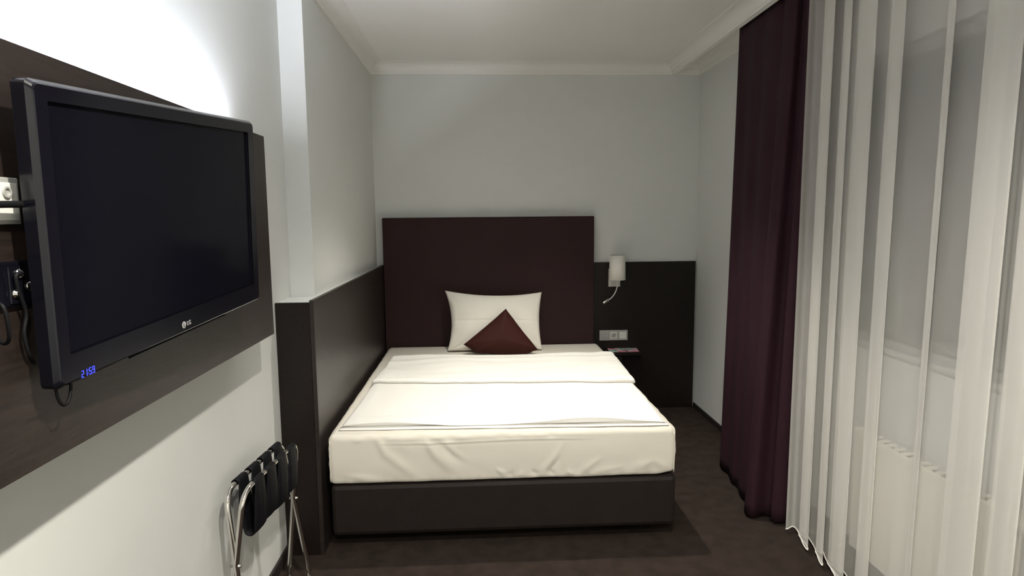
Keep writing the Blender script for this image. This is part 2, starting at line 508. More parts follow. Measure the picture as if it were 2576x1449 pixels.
def front_relief(x, z):
    d = 0.0
    for pts, amp, w in RIDGES:
        if abs(x - pts[0][0]) > 0.45: continue
        best, along, n = 9.0, 0.0, len(pts) - 1
        for k, (a, b) in enumerate(zip(pts, pts[1:])):
            dd, t = seg_dist(x, z, a, b)
            if dd < best: best, along = dd, (k + t) / n
        w2 = w * (1.0 + 0.9 * along) * 1.15
        if best < 3 * w2:
            taper = max(0.0, math.sin(math.pi * (0.12 + 0.80 * along))) ** 1.2
            d += amp * 1.15 * taper * math.exp(-(best / w2) ** 2)
    d += 0.0035 * nz(x * 4.5, z * 9, 11.0)
    # sewn seam near the top, loose in the middle
    zs = 0.513 + 0.003 * math.sin(x * 7)
    k = sstep(-0.52, -0.30, x) * (1 - sstep(0.35, 0.55, x))
    d += 0.0030 * k * math.exp(-((z - zs) / 0.0045) ** 2) - 0.0015 * k * math.exp(-((z - zs + 0.008) / 0.005) ** 2)
    # soft puckers under the top roll and along the tucked bottom
    top = math.exp(-((z - 0.533) / 0.014) ** 2)
    d += top * 0.007 * nz(x * 17, 3.1) * (1 - 0.8 * sstep(0.3, 0.6, x))
    bot = math.exp(-((z - 0.335) / 0.016) ** 2)
    d += bot * 0.004 * nz(x * 24, 9.0)
    return d

def mattress():
    bm = B()
    r = 0.028
    nx, ny, nzs = 330, 60, 50
    def shell(x, y, z):
        p = Vector((x, y, z))
        q = Vector((min(max(x, BX0 + r), BX1 - r), min(max(y, BY0 + r), BY1 - r), min(max(z, BZ0 + r * 0.8), BZ1 - r)))
        d = p - q
        if d.length > 1e-9:
            # box corner -> rounded
            m_ = max(abs(d.x), abs(d.y), abs(d.z))
            p = q + d.normalized() * m_
        return p
    def soft(p):
        # bottom edge sags a little to the left, curls up on the right
        low = 1 - sstep(BZ0, BZ0 + 0.09, p.z)
        p.z += low * (-0.004 + 0.004 * nz(p.x * 5, p.y * 5) + 0.016 * sstep(BX1 - 0.10, BX1, p.x))
        if p.y < BY0 + 0.02:
            p.y -= front_relief(p.x, p.z) * (1 - sstep(BY0 + 0.0, BY0 + 0.02, p.y) * 0.6)
            p.y -= 0.008 * math.sin(math.pi * (p.z - BZ0) / (BZ1 - BZ0)) * 1.0
        hi = sstep(BZ1 - 0.02, BZ1, p.z)
        p.z += hi * 0.002 * nz(p.x * 9, p.y * 9)
        if p.x > BX1 - 0.01:
            p.x += 0.005 * nz(p.y * 14, p.z * 30) + 0.004
        if p.x < BX0 + 0.01:
            p.x += 0.004 * nz(p.y * 20, p.z * 40)
        return p
    def lin(a, b, n): return [a + (b - a) * i / n for i in range(n + 1)]
    xs, ys, zs = lin(BX0, BX1, nx), lin(BY0, BY1, ny), lin(BZ0, BZ1, nzs)
    ys = [BY0 + (BY1 - BY0) * (i / ny) ** 1.6 for i in range(ny + 1)]
    cache = {}
    def V(i, j, k):
        key = (i, j, k)
        if key not in cache:
            cache[key] = bm.verts.new(soft(shell(xs[i], ys[j], zs[k])) - bo)
        return cache[key]
    for i in range(nx):
        for k in range(nzs):
            bm.faces.new((V(i, 0, k), V(i + 1, 0, k), V(i + 1, 0, k + 1), V(i, 0, k + 1)))
            if False: pass
        for j in range(ny):
            bm.faces.new((V(i, j, nzs), V(i + 1, j, nzs), V(i + 1, j + 1, nzs), V(i, j + 1, nzs)))
    for j in range(ny):
        for k in range(nzs):
            bm.faces.new((V(0, j, k), V(0, j, k + 1), V(0, j + 1, k + 1), V(0, j + 1, k)))
            bm.faces.new((V(nx, j, k), V(nx, j + 1, k), V(nx, j + 1, k + 1), V(nx, j, k + 1)))
    # back and underside as big faces
    bm.faces.new([V(i, ny, 0) for i in range(nx + 1)] + [V(nx, ny, k) for k in range(1, nzs + 1)] +
                 [V(i, ny, nzs) for i in range(nx - 1, -1, -1)] + [V(0, ny, k) for k in range(nzs - 1, 0, -1)])
    bm.faces.new([V(i, 0, 0) for i in range(nx + 1)] + [V(nx, j, 0) for j in range(1, ny + 1)] +
                 [V(i, ny, 0) for i in range(nx - 1, -1, -1)] + [V(0, j, 0) for j in range(ny - 1, 0, -1)])
    return obj('mattress', bm, 'sheet', bed, True)
mat_o = mattress()
mat_o['label'] = 'mattress in a white fitted sheet creased at the front'
# corner seams of the fitted sheet
for sx in (BX0 + 0.010, BX1 - 0.008):
    obj('corner_seam', tube(B(), [Vector((sx, BY0 + 0.001 - 0.004 * math.sin(math.pi * t / 10), BZ0 + 0.012 + (BZ1 - BZ0 - 0.035) * t / 10)) - bo for t in range(11)], 0.003, 6), 'sheet', mat_o, True)

# ------------------------------------------------------------------ duvet
dv = thing('duvet', 'white duvet spread over the bed with its head end turned back', 'duvet', (0.12, 3.6, BZ1))
do = dv.location

def slab(name, corners, hfun, n, m, thick0, edge):
    """Cloth slab over a plan quad: corners (x,y) FL, FR, BR, BL; hfun(u,v,x,y) = height of the top over the bottom surface."""
    bm = B()
    fl, fr, br, bl = [Vector(c) for c in corners]
    top, bot = [], []
    for j in range(m + 1):
        v = j / m
        rt, rb = [], []
        for i in range(n + 1):
            u = i / n
            p = fl * (1 - u) * (1 - v) + fr * u * (1 - v) + br * u * v + bl * (1 - u) * v
            wob = 0.006
            p = p + Vector((wob * nz(p.x * 6, p.y * 6, 4.0), wob * nz(p.x * 6, p.y * 6, 8.0)))
            z0, z1 = hfun(u, v, p.x, p.y)
            rt.append(bm.verts.new(Vector((p.x, p.y, z1)) - do))
            under = edge if j == 0 else (edge * 0.5 if j == 1 else 0.0)      # the front edge overhangs
            rb.append(bm.verts.new(Vector((p.x, p.y + under, z0)) - do))
        top.append(rt); bot.append(rb)
    grid_faces(bm, top)
    for a, b in zip(bot, bot[1:]):
        for k in range(n):
            bm.faces.new((a[k], b[k], b[k + 1], a[k + 1]))
    for j in range(m):
        bm.faces.new((top[j][0], top[j + 1][0], bot[j + 1][0], bot[j][0]))
        bm.faces.new((top[j][n], bot[j][n], bot[j + 1][n], top[j + 1][n]))
    for i in range(n):
        bm.faces.new((top[0][i], bot[0][i], bot[0][i + 1], top[0][i + 1]))
        bm.faces.new((top[m][i], top[m][i + 1], bot[m][i + 1], bot[m][i]))
    return obj(name, bm, 'duvet', dv, True)

def rim(u, v, L, W, e):
    """0 at the border, 1 inside, over e metres."""
    d = min(u * W, (1 - u) * W, v * L, (1 - v) * L)
    t = max(0.0, min(1.0, d / e))
    return math.sqrt(max(0.0, 1 - (1 - t) ** 2))

LO_Q = [(-0.655, 2.885), (0.862, 2.835), (0.895, 4.205), (-0.612, 4.21)]
def lower_h(x, y):
    h = 0.021 + 0.008 * nz(x * 2.2, y * 2.2, 1.0) + 0.0035 * nz(x * 6, y * 5, 2.0)
    # raised border channel
    h += 0.004 * math.exp(-((x + 0.585) / 0.02) ** 2) * (0.6 + 0.8 * nz(y * 5, 0.3))
    return h
def foot_lift(x):
    return 0.022 * math.exp(-((x + 0.46) / 0.22) ** 2) + 0.030 * math.exp(-((x - 0.50) / 0.26) ** 2) + 0.004
def lower(u, v, x, y):
    d = min(u * 1.5, (1 - u) * 1.5, (1 - v) * 1.5)
    t = max(0.0, min(1.0, d / 0.030))
    r = math.sqrt(max(0.0, 1 - (1 - t) ** 2))
    h = lower_h(x, y) * (0.10 + 0.90 * sstep(0.0, 0.09, v))
    f = 1 - sstep(0.0, 0.10, v)
    z1 = BZ1 + 0.004 + (h + f * foot_lift(x)) * (0.35 + 0.65 * r)
    # foot edge: the lower cloth stays down, the upper cloth arches
    return BZ1 + 0.003, z1
slab('lower_layer', LO_Q, lower, 190, 190, 0.02, 0.040)

# hem at the foot: a loose lip of cloth under the arches
def lip():
    bm = B()
    rows = []
    N = 120
    for i in range(N + 1):
        u = i / N
        x = -0.662 + u * 1.532
        y0 = 2.885 + (2.835 - 2.885) * u
        sag = foot_lift(x)
        pts = [(y0 + 0.020, 0.007 + 0.002 * math.sin(x * 11)), (y0 - 0.006, 0.006), (y0 - 0.018 - 0.006 * nz(x * 5, 1), 0.0035), (y0 - 0.018 - 0.006 * nz(x * 5, 1), 0.0015), (y0 + 0.02, 0.0015)]
        rows.append([bm.verts.new(Vector((x, yy, BZ1 + 0.002 + zz)) - do) for yy, zz in pts])
    grid_faces(bm, rows, True)
    bm.faces.new(rows[0]); bm.faces.new(rows[-1][::-1])
    return obj('foot_hem', bm, 'duvet', dv, True)
lip()

UP_Q = [(-0.632, 3.60), (0.885, 3.50), (0.905, 4.215), (-0.605, 4.225)]
def upper(u, v, x, y):
    r = rim(u, v, 0.75, 1.5, 0.028)
    base = BZ1 + 0.004 + lower_h(x, y) * 0.97
    h = 0.026 + 0.010 * nz(x * 3.0, y * 2.5, 5.0) + 0.006 * nz(x * 3, y * 9, 7.0)
    h += 0.010 * math.exp(-((v - 0.93) / 0.06) ** 2)                       # fat roll at the head end
    h += 0.010 * math.exp(-((v - 0.70 - 0.10 * math.sin(2.4 * u)) / 0.06) ** 2) * (1 - 0.5 * u)
    h += 0.008 * math.exp(-((u - 0.05) / 0.03) ** 2) * (0.4 + nz(y * 9, 2.2))
    h += 0.010 * math.exp(-((u - 0.95) / 0.04) ** 2) * (0.5 + nz(y * 12, 6.2))
    lipz = 0.5 + 0.5 * nz(x * 6, 0.7)
    z1 = base + h * (0.25 + 0.75 * r)
    if v > 0.9 or u < 0.02 or u > 0.98:
        z0 = base - 0.012 * (1 if v > 0.97 else 0.4)
    else:
        z0 = base - 0.001
    return z0, z1
slab('turned_back_layer', UP_Q, upper, 190, 100, 0.02, 0.022)

# ------------------------------------------------------------------ pillow
def pillow_mesh(corners, T, bow, n, fold, seed, mtl, name, label, cat):
    bl, br, tr, tl = [Vector(c) for c in corners]
    base = (bl + br) / 2
    o = thing(name, label, cat, base)
    wv = (br - bl).normalized(); hv = (tl - bl).normalized()
    nrm = wv.cross(hv).normalized()       # towards the viewer
    bm = B()
    grids = []
    for side in (1, -1):
        rows = []
        for j in range(n + 1):
            v = j / n
            row = []
            for i in range(n + 1):
                u = i / n
                U, V_ = 2 * u - 1, 2 * v - 1
                p = bl * (1 - u) * (1 - v) + br * u * (1 - v) + tr * u * v + tl * (1 - u) * v
                # edges bow inwards between the corners
                p = p + wv * ((1 - V_ * V_) * (bow[0] * max(0, -U) ** 2 - bow[1] * max(0, U) ** 2))
                p = p + hv * ((1 - U * U) * (bow[2] * max(0, -V_) ** 2 - bow[3] * max(0, V_) ** 2))
                prof = (max(0, 1 - U * U) * max(0, 1 - V_ * V_)) ** 0.48
                z = T * prof
                if side == 1:
                    z += prof * (0.015 * nz(p.x * 5, p.z * 5, seed) + 0.007 * nz(p.x * 14, p.z * 11, seed + 3))
                    # soft corner creases
                    rr = math.hypot(abs(U) - 1, abs(V_) - 1)
                    z += 0.006 * math.exp(-(rr / 0.35) ** 2) * math.sin(9 * math.atan2(1 - abs(V_), 1 - abs(U) + 1e-6)) * min(1, prof * 3)
                    if fold:
                        z += -0.005 * math.exp(-((v - 0.47) / 0.012) ** 2) * prof
                    z += 0.012 * math.exp(-((U + 0.90) / 0.05) ** 2) * (0.3 + nz(p.z * 14, 1.0)) * (1 - V_ * V_)
                edge = 0.0015
                row.append(bm.verts.new(p + nrm * side * (z + edge) - base))
            rows.append(row)
        grids.append(rows)
        if side == 1: grid_faces(bm, rows)
        else:
            for a, b in zip(rows, rows[1:]):
                for k in range(n):
                    bm.faces.new((a[k], b[k], b[k + 1], a[k + 1]))
    f, g = grids
    for i in range(n):
        bm.faces.new((f[0][i], g[0][i], g[0][i + 1], f[0][i + 1]))
        bm.faces.new((f[n][i], f[n][i + 1], g[n][i + 1], g[n][i]))
        bm.faces.new((f[i][0], f[i + 1][0], g[i + 1][0], g[i][0]))
        bm.faces.new((f[i][n], g[i][n], g[i + 1][n], f[i + 1][n]))
    body = obj('pillow_case', bm, mtl, o, True)
    return o, f
pil, _ = pillow_mesh([(-0.242, 4.540, 0.566), (0.448, 4.538, 0.562), (0.462, 4.693, 0.966), (-0.261, 4.702, 0.988)],
                     0.082, (0.038, 0.020, 0.0, 0.034), 64, True, 2.0, 'pillow', 'pillow', 'white cotton pillow leaning upright against the headboard', 'pillow')

# ------------------------------------------------------------------ maroon cushion standing on a crumpled corner
def cushion():
    out = [(0.184, 4.500, 0.873), (0.406, 4.418, 0.587), (0.326, 4.410, 0.556), (0.148, 4.408, 0.555), (-0.036, 4.412, 0.572), (-0.123, 4.432, 0.631)]
    V6 = [Vector(c) for c in out]
    base = Vector((0.14, 4.42, 0.556))
    o = thing('cushion', 'small pointed maroon cushion propped in front of the pillow', 'cushion', base)
    cen = Vector((0.145, 4.435, 0.662))
    nrm = (V6[1] - V6[5]).cross(V6[0] - V6[3]).normalized()
    if nrm.y > 0: nrm = -nrm
    bm = B()
    # outline sampled, long edges bowed slightly
    ring = []
    bows = [0.006, 0.0, 0.0, 0.0, 0.0, -0.006]
    for i in range(6):
        a, b = V6[i], V6[(i + 1) % 6]
        per = (b - a).cross(nrm).normalized()
        for k in range(14):
            t = k / 14
            q = a.lerp(b, t) + per * (0.004 * math.sin(math.pi * t) * (1 if i in (0, 5) else 0.5)) + per * 0.0015 * nz(t * 6, i)
            ring.append(q)
    N = len(ring)
    R = 16
    for side in (1, -1):
        rows = []
        for j in range(R):
            t = j / (R - 1)
            row = []
            for q in ring:
                s = 1 - t
                p = cen.lerp(q, s)
                z = 0.052 * (1 - s ** 2.2) ** 0.75
                z += 0.004 * nz(p.x * 9, p.z * 9, 3.3) * (1 - s * s)
                row.append(bm.verts.new(p + nrm * side * (z + 0.001) - base))
            rows.append(row)
        for a, b in zip(rows, rows[1:]):
            for k in range(N):
                bm.faces.new((a[k], a[(k + 1) % N], b[(k + 1) % N], b[k]))
        if side == 1: first = rows[0]
        else:
            for k in range(N):
                bm.faces.new((first[k], rows[0][k], rows[0][(k + 1) % N], first[(k + 1) % N]))
        bmesh.ops.remove_doubles(bm, verts=rows[-1], dist=1e-4)
    obj('cushion_cover', bm, 'cushion', o, True)
    return o
cushion()

# ================================================================== BESIDE THE BED
# wall lamp
wl = thing('wall_lamp', 'wall reading lamp with white cylinder shade and bendy arm', 'lamp', (1.045, YB - 0.026, 1.05))
wlo = wl.location
bx('back_plate', (0.998, YB - 0.040, 0.981), (1.091, YB - 0.0265, 1.124), 'steel', wl, 0.002, wlo)
obj('shade_arm', tube(B(), [Vector((1.045, YB - 0.038, 1.075)) - wlo, Vector((1.045, 4.74, 1.075)) - wlo], 0.008, 12), 'steel', wl, True)
sh = B()
lathe(sh, [(0.0595, 0.0), (0.0625, 0.0), (0.0585, 0.188), (0.0555, 0.188)], 48, Matrix.Translation(Vector((1.045, 4.745, 1.045)) - wlo), False, False)
shade_o = o = obj('shade', sh, 'shade', wl, True)
sd = o.modifiers.new('thick', 'SOLIDIFY'); sd.thickness = 0.0015
obj('shade_disc', lathe(B(), [(0.0585, 0.003), (0.0585, 0.006)], 40, Matrix.Translation(Vector((1.045, 4.745, 1.045)) - wlo)), 'shade', shade_o)
obj('diffuser', lathe(B(), [(0.0555, 0.176), (0.0555, 0.179)], 40, Matrix.Translation(Vector((1.045, 4.745, 1.045)) - wlo)), 'shade', shade_o)
neck = [(1.045, 4.742, 1.047), (1.046, 4.740, 1.021), (1.043, 4.738, 0.990), (1.028, 4.735, 0.948), (1.001, 4.730, 0.912), (0.974, 4.726, 0.894)]
def smooth_pts(pts, k=5):
    pts = [Vector(p) for p in pts]; out = []
    for i in range(len(pts) - 1):
        p0 = pts[max(i - 1, 0)]; p1 = pts[i]; p2 = pts[i + 1]; p3 = pts[min(i + 2, len(pts) - 1)]
        for s in range(k):
            t = s / k
            out.append(0.5 * ((2 * p1) + (p2 - p0) * t + (2 * p0 - 5 * p1 + 4 * p2 - p3) * t * t + (3 * p1 - p0 - 3 * p2 + p3) * t ** 3))
    out.append(pts[-1]); return out
neck_o = obj('gooseneck', tube(B(), [Vector(p) - wlo for p in smooth_pts(neck)], 0.0042, 10), 'plastic', wl, True)
obj('reading_head', tube(B(), [Vector(p) - wlo for p in ((0.980, 4.727, 0.898), (0.975, 4.7265, 0.895), (0.936, 4.720, 0.872), (0.933, 4.7195, 0.870))], [0.006, 0.0105, 0.0115, 0.0105], 16), 'steel', neck_o, True)

# sockets and switch
sk0x, sk0z = 0.9313, 0.5563
yf = YB - 0.026
sp = thing('socket_plate', 'white three-gang plate with switch, socket and cover above the shelf', 'wall socket', (sk0x + 0.111, yf, sk0z))
so = sp.location
bx('frame', (sk0x, yf - 0.010, sk0z), (sk0x + 0.2227, yf - 0.0005, sk0z + 0.0808), 'alu', sp, 0.002, so)
bx('rocker_switch', (sk0x + 0.013, yf - 0.0145, sk0z + 0.013), (sk0x + 0.0395, yf - 0.0098, sk0z + 0.068), 'alu', sp, 0.0015, so)
bx('rocker_switch', (sk0x + 0.0405, yf - 0.0145, sk0z + 0.013), (sk0x + 0.067, yf - 0.0098, sk0z + 0.068), 'alu', sp, 0.0015, so)
cx = sk0x + 0.1113; cz = sk0z + 0.0404
ry = Matrix.Rotation(math.radians(90), 4, 'X')
ins = bx('socket_insert', (cx - 0.027, yf - 0.0125, cz - 0.027), (cx + 0.027, yf - 0.0098, cz + 0.027), 'plastic', sp, 0.001, so)
rg = obj('socket_rim', lathe(B(), [(0.0195, 0), (0.0225, 0), (0.0225, 0.003), (0.0195, 0.003), (0.0195, 0.0005)], 32, Matrix.Translation(Vector((cx, yf - 0.0122, cz)) - so) @ ry, False, False), 'plastic', ins)
obj('socket_well', lathe(B(), [(0.0194, 0), (0.0194, 0.0008)], 32, Matrix.Translation(Vector((cx, yf - 0.0124, cz)) - so) @ ry), 'alu', ins)
for sx in (-0.0095, 0.0095):
    obj('contact_hole', lathe(B(), [(0.0033, 0), (0.0033, 0.0012)], 14, Matrix.Translation(Vector((cx + sx * 0.7, yf - 0.0128, cz + sx * 0.7)) - so) @ ry), 'dark', ins)
bx('earth_clip', (cx - 0.003, yf - 0.0150, cz + 0.014), (cx + 0.003, yf - 0.0122, cz + 0.019), 'steel', ins, 0, so)
bx('earth_clip', (cx - 0.003, yf - 0.0150, cz - 0.019), (cx + 0.003, yf - 0.0122, cz - 0.014), 'steel', ins, 0, so)
bx('cover', (sk0x + 0.157, yf - 0.0145, sk0z + 0.013), (sk0x + 0.211, yf - 0.0098, sk0z + 0.068), 'plastic', sp, 0.0015, so)

# bedside shelf and leaflet
shf = thing('bedside_shelf', 'small dark wall-mounted bedside shelf under the sockets', 'shelf', (1.13, yf - 0.1, 0.465))
bx('shelf_board', (0.965, yf - 0.150, 0.465), (1.235, yf - 0.0005, 0.490), 'wood', shf, 0.0015, shf.location)
bx('bracket', (1.06, yf - 0.100, 0.41), (1.09, yf - 0.0005, 0.4648), 'dark', shf, 0.001, shf.location)
lf = obj('leaflet', box(B(), (-0.115, -0.062, 0.0), (0.115, 0.062, 0.004), 0.0), 'leaflet')
lf.location = (1.105, yf - 0.075, 0.4905); lf.rotation_euler = (0, 0, math.radians(-2))
tag(lf, 'pink and green printed leaflet lying on the bedside shelf', 'leaflet')

# ================================================================== TELEVISION
TLc = Vector((-0.6861, 1.0357, 1.7503))
e1 = Vector((0.08175217, 0.99477642, 0.06112662)); e2 = Vector((-0.03779234, 0.0668786, -0.99704513)); en = Vector((-0.99592504, 0.07920049, 0.0430624))
TW, TH = 0.80, 0.505
tv = thing('television', 'black flat television on a wall bracket with blue clock', 'television', TLc + e1 * (TW / 2) + e2 * TH)
zc_ = -e2
tv.rotation_euler = Matrix(((e1.x, en.x, zc_.x), (e1.y, en.y, zc_.y), (e1.z, en.z, zc_.z))).to_euler()
def tvl(u, v, n=0.0):
    """u from the left, v down from the top, n into the wall -> local coordinates"""
    return Vector((u - TW / 2, n, TH - v))
# bezel ring with the screen opening
def bezel():
    bm = B()
    o0 = [tvl(0, 0), tvl(TW, 0), tvl(TW, TH), tvl(0, TH)]
    sc = [tvl(0.030, 0.028), tvl(TW - 0.036, 0.028), tvl(TW - 0.036, 0.455), tvl(0.030, 0.455)]
    def ring(pts, n, inset, rad=0.012):
        cen = tvl(TW / 2, TH / 2)
        P = []
        for p in pts:
            q = Vector(p); q.x -= math.copysign(inset, q.x); q.z -= math.copysign(inset, q.z - cen.z); q.y = n
            P.append(q)
        return [bm.verts.new(v) for v in round_path(P, rad, 5, True)]
    rs = [ring(o0, 0.030, 0.002), ring(o0, 0.030, 0.0), ring(o0, 0.009, 0.0), ring(o0, 0.0015, 0.0055), ring(o0, 0.0, 0.008),
          ring(sc, 0.0, -0.004, 0.003), ring(sc, 0.004, 0.0, 0.002), ring(sc, 0.010, 0.0, 0.002)]
    grid_faces(bm, rs, True)
    return obj('bezel', bm, 'tvblack', tv)
bz = bezel()
bx('screen', tvl(0.026, 0.459, 0.006), tvl(TW - 0.032, 0.024, 0.012), 'screen', tv)
bm = B(); box(bm, tvl(0.004, TH - 0.004, 0.013), tvl(TW - 0.004, 0.004, 0.036), 0.004); obj('rear_shell', bm, 'tvbody', tv)
bm = B(); box(bm, tvl(0.15, 0.45, 0.036), tvl(TW - 0.15, 0.08, 0.047), 0.005); obj('rear_bulge', bm, 'tvbody', tv)
bm = B(); box(bm, tvl(0.20, TH + 0.002, 0.004), tvl(TW - 0.20, TH - 0.001, 0.03), 0.002); obj('speaker_bar', bm, 'tvblack', tv)
# logo: disc and letters
lg = obj('logo_disc', lathe(B(), [(0.0078, 0), (0.0078, 0.0006)], 28, Matrix.Translation(tvl(0.389, 0.4825, 0.0)) @ Matrix.Rotation(math.radians(90), 4, 'X')), 'logo', bz)
def text_mesh(name, s, size, m, parent, pos):
    cu = bpy.data.curves.new(name, 'FONT'); cu.body = s; cu.size = size; cu.extrude = 0.0003; cu.align_x = 'CENTER'; cu.align_y = 'CENTER'
    tmp = bpy.data.objects.new(name + '_tmp', cu); C.objects.link(tmp)
    bpy.context.view_layer.update()
    me = bpy.data.meshes.new_from_object(tmp.evaluated_get(bpy.context.evaluated_depsgraph_get()))
    bpy.data.objects.remove(tmp)
    me.transform(Matrix.Translation(pos) @ Matrix.Rotation(math.radians(90), 4, 'X'))
    me.materials.clear()
    return link(name, me, m, parent)
text_mesh('logo_letters', 'LG', 0.0145, 'logo', bz, tvl(0.4100, 0.4825, -0.0004))
# ring and dots of the emblem
bm = B()
tube(bm, [tvl(0.389 + 0.0052 * math.cos(a), 0.4825 + 0.0052 * math.sin(a), -0.0007) for a in [math.radians(d) for d in range(0, 300, 20)]], 0.0005, 6)
tube(bm, [tvl(0.389, 0.4790, -0.0007), tvl(0.389, 0.4855, -0.0007), tvl(0.3915, 0.4855, -0.0007)], 0.0005, 6)
obj('logo_emblem', bm, 'tvbody', bz)
# seven segment clock 21:59
SEG = {'2': 'abged', '1': 'bc', '5': 'afgcd', '9': 'abcdfg'}
bm = B()
def seg_bar(x0, z0, x1, z1):
    c = tvl(0.055 + x0, 0.4995 - z0, -0.0006); d = tvl(0.055 + x1, 0.4995 - z1, 0.0004)
    lo = [min(a, b) for a, b in zip(c, d)]; hi = [max(a, b) for a, b in zip(c, d)]
    box(bm, lo, hi)
dw, dh, st = 0.0058, 0.0128, 0.0012
for k, ch in enumerate('21:59'):
    X = [0, 0.0085, 0.0165, 0.0195, 0.028][k]
    if ch == ':':
        seg_bar(X, 0.0035, X + 0.0012, 0.0047); seg_bar(X, 0.0085, X + 0.0012, 0.0097); continue
    S = {'a': (X, dh - st, X + dw, dh), 'd': (X, 0, X + dw, st), 'g': (X, dh / 2 - st / 2, X + dw, dh / 2 + st / 2),
         'f': (X, dh / 2, X + st, dh), 'b': (X + dw - st, dh / 2, X + dw, dh), 'e': (X, 0, X + st, dh / 2), 'c': (X + dw - st, 0, X + dw, dh / 2)}
    for s in SEG[ch]: seg_bar(*S[s])
o = obj('clock_display', bm, 'clock', bz); o['label'] = 'glowing blue clock digits reading 21:59'
# cable loop under the left corner
loop = [tvl(0.016 + 0.018 - 0.018 * math.cos(a), TH - 0.003 + 0.040 * math.sin(a), 0.018) for a in [math.pi * k / 16 for k in range(17)]]
obj('cable_loop', tube(B(), loop, 0.0028, 8), 'rubber', tv, True)
# bracket
bm = B(); box(bm, tvl(0.34, 0.34, 0.047), tvl(0.46, 0.20, 0.055), 0.003); obj('mount_plate', bm, 'steel', tv)
bm = B()
box(bm, tvl(0.37, 0.29, 0.055), tvl(0.43, 0.25, 0.087), 0.003)
obj('mount_arm', bm, 'tvbody', tv)

# sockets on the panel behind the television
ms = thing('media_socket_plate', 'grey socket plate half hidden behind the television', 'wall socket', (PX1, 1.0199, 1.5627))
mo = ms.location
bx('frame', (PX1 + 0.0003, 0.9401, 1.5257), (PX1 + 0.010, 1.0854, 1.6002), 'alu', ms, 0.002, mo)
bx('insert', (PX1 + 0.0095, 1.0199, 1.5598), (PX1 + 0.013, 1.0777, 1.5916), 'plastic', ms, 0.001, mo)
bx('insert', (PX1 + 0.0095, 1.0199, 1.5319), (PX1 + 0.013, 1.0777, 1.5541), 'plastic', ms, 0.001, mo)
bx('insert', (PX1 + 0.0095, 0.9497, 1.5319), (PX1 + 0.013, 1.0084, 1.5916), 'plastic', ms, 0.001, mo)
obj('aerial_jack', lathe(B(), [(0.009, 0), (0.009, 0.004), (0.006, 0.004), (0.006, 0.001)], 20, Matrix.Translation(Vector((PX1 + 0.0128, 1.0517, 1.5762)) - mo) @ Matrix.Rotation(math.radians(90), 4, 'Y'), True, True), 'alu', ms)
mb = thing('media_box', 'dark connection box with chrome jacks behind the television', 'connection box', (PX1, 1.0296, 1.3924))
mbo = mb.location
bx('case', (PX1 + 0.0003, 0.9478, 1.3924), (PX1 + 0.009, 1.1036, 1.4665), 'tvblack', mb, 0.003, mbo)
bx('face_plate', (PX1 + 0.0088, 1.0421, 1.3972), (PX1 + 0.0115, 1.0969, 1.4588), 'tvblack', mb, 0.002, mbo)
for jy, jz in ((1.064, 1.446), (1.053, 1.414), (1.085, 1.423), (0.985, 1.440), (0.985, 1.410)):
    obj('jack', lathe(B(), [(0.0075, 0), (0.0075, 0.003), (0.0045, 0.0035), (0.0045, 0.006), (0.002, 0.006)], 20, Matrix.Translation(Vector((PX1 + 0.0110 if jy > 1.02 else PX1 + 0.0085, jy, jz)) - mbo) @ Matrix.Rotation(math.radians(90), 4, 'Y')), 'chrome', mb, True)
def cable(pts, r, label):
    c0 = Vector(pts[0])
    o = obj('cable', tube(B(), [Vector(p) - c0 for p in smooth_pts(pts, 8)], r, 8), 'rubber', None, True)
    o.location = c0
    return tag(o, label, 'cable', 'cables behind the television')
cable([(-0.7420, 0.9141, 1.5473), (-0.7300, 0.9911, 1.5550), (-0.7260, 1.0584, 1.5569), (-0.7300, 1.0969, 1.5550), (-0.7420, 1.1306, 1.5512)], 0.0055, 'thick black cable crossing the grey socket plate')
cable([(-0.7430, 1.0642, 1.4463), (-0.7425, 1.0500, 1.4440), (-0.7440, 1.0540, 1.4200), (-0.7465, 1.0700, 1.3800), (-0.7485, 1.0640, 1.3481), (-0.7500, 1.0720, 1.3116), (-0.7555, 1.0900, 1.2943)], 0.0032, 'thin black cable hanging from the connection box')
cable([(-0.7340, 0.9853, 1.4097), (-0.7160, 0.9795, 1.4030), (-0.7140, 0.9834, 1.3760), (-0.7200, 0.9911, 1.3520), (-0.7350, 1.0007, 1.3424), (-0.7540, 1.0122, 1.3491)], 0.0030, 'thin black cable looping low at the picture edge')

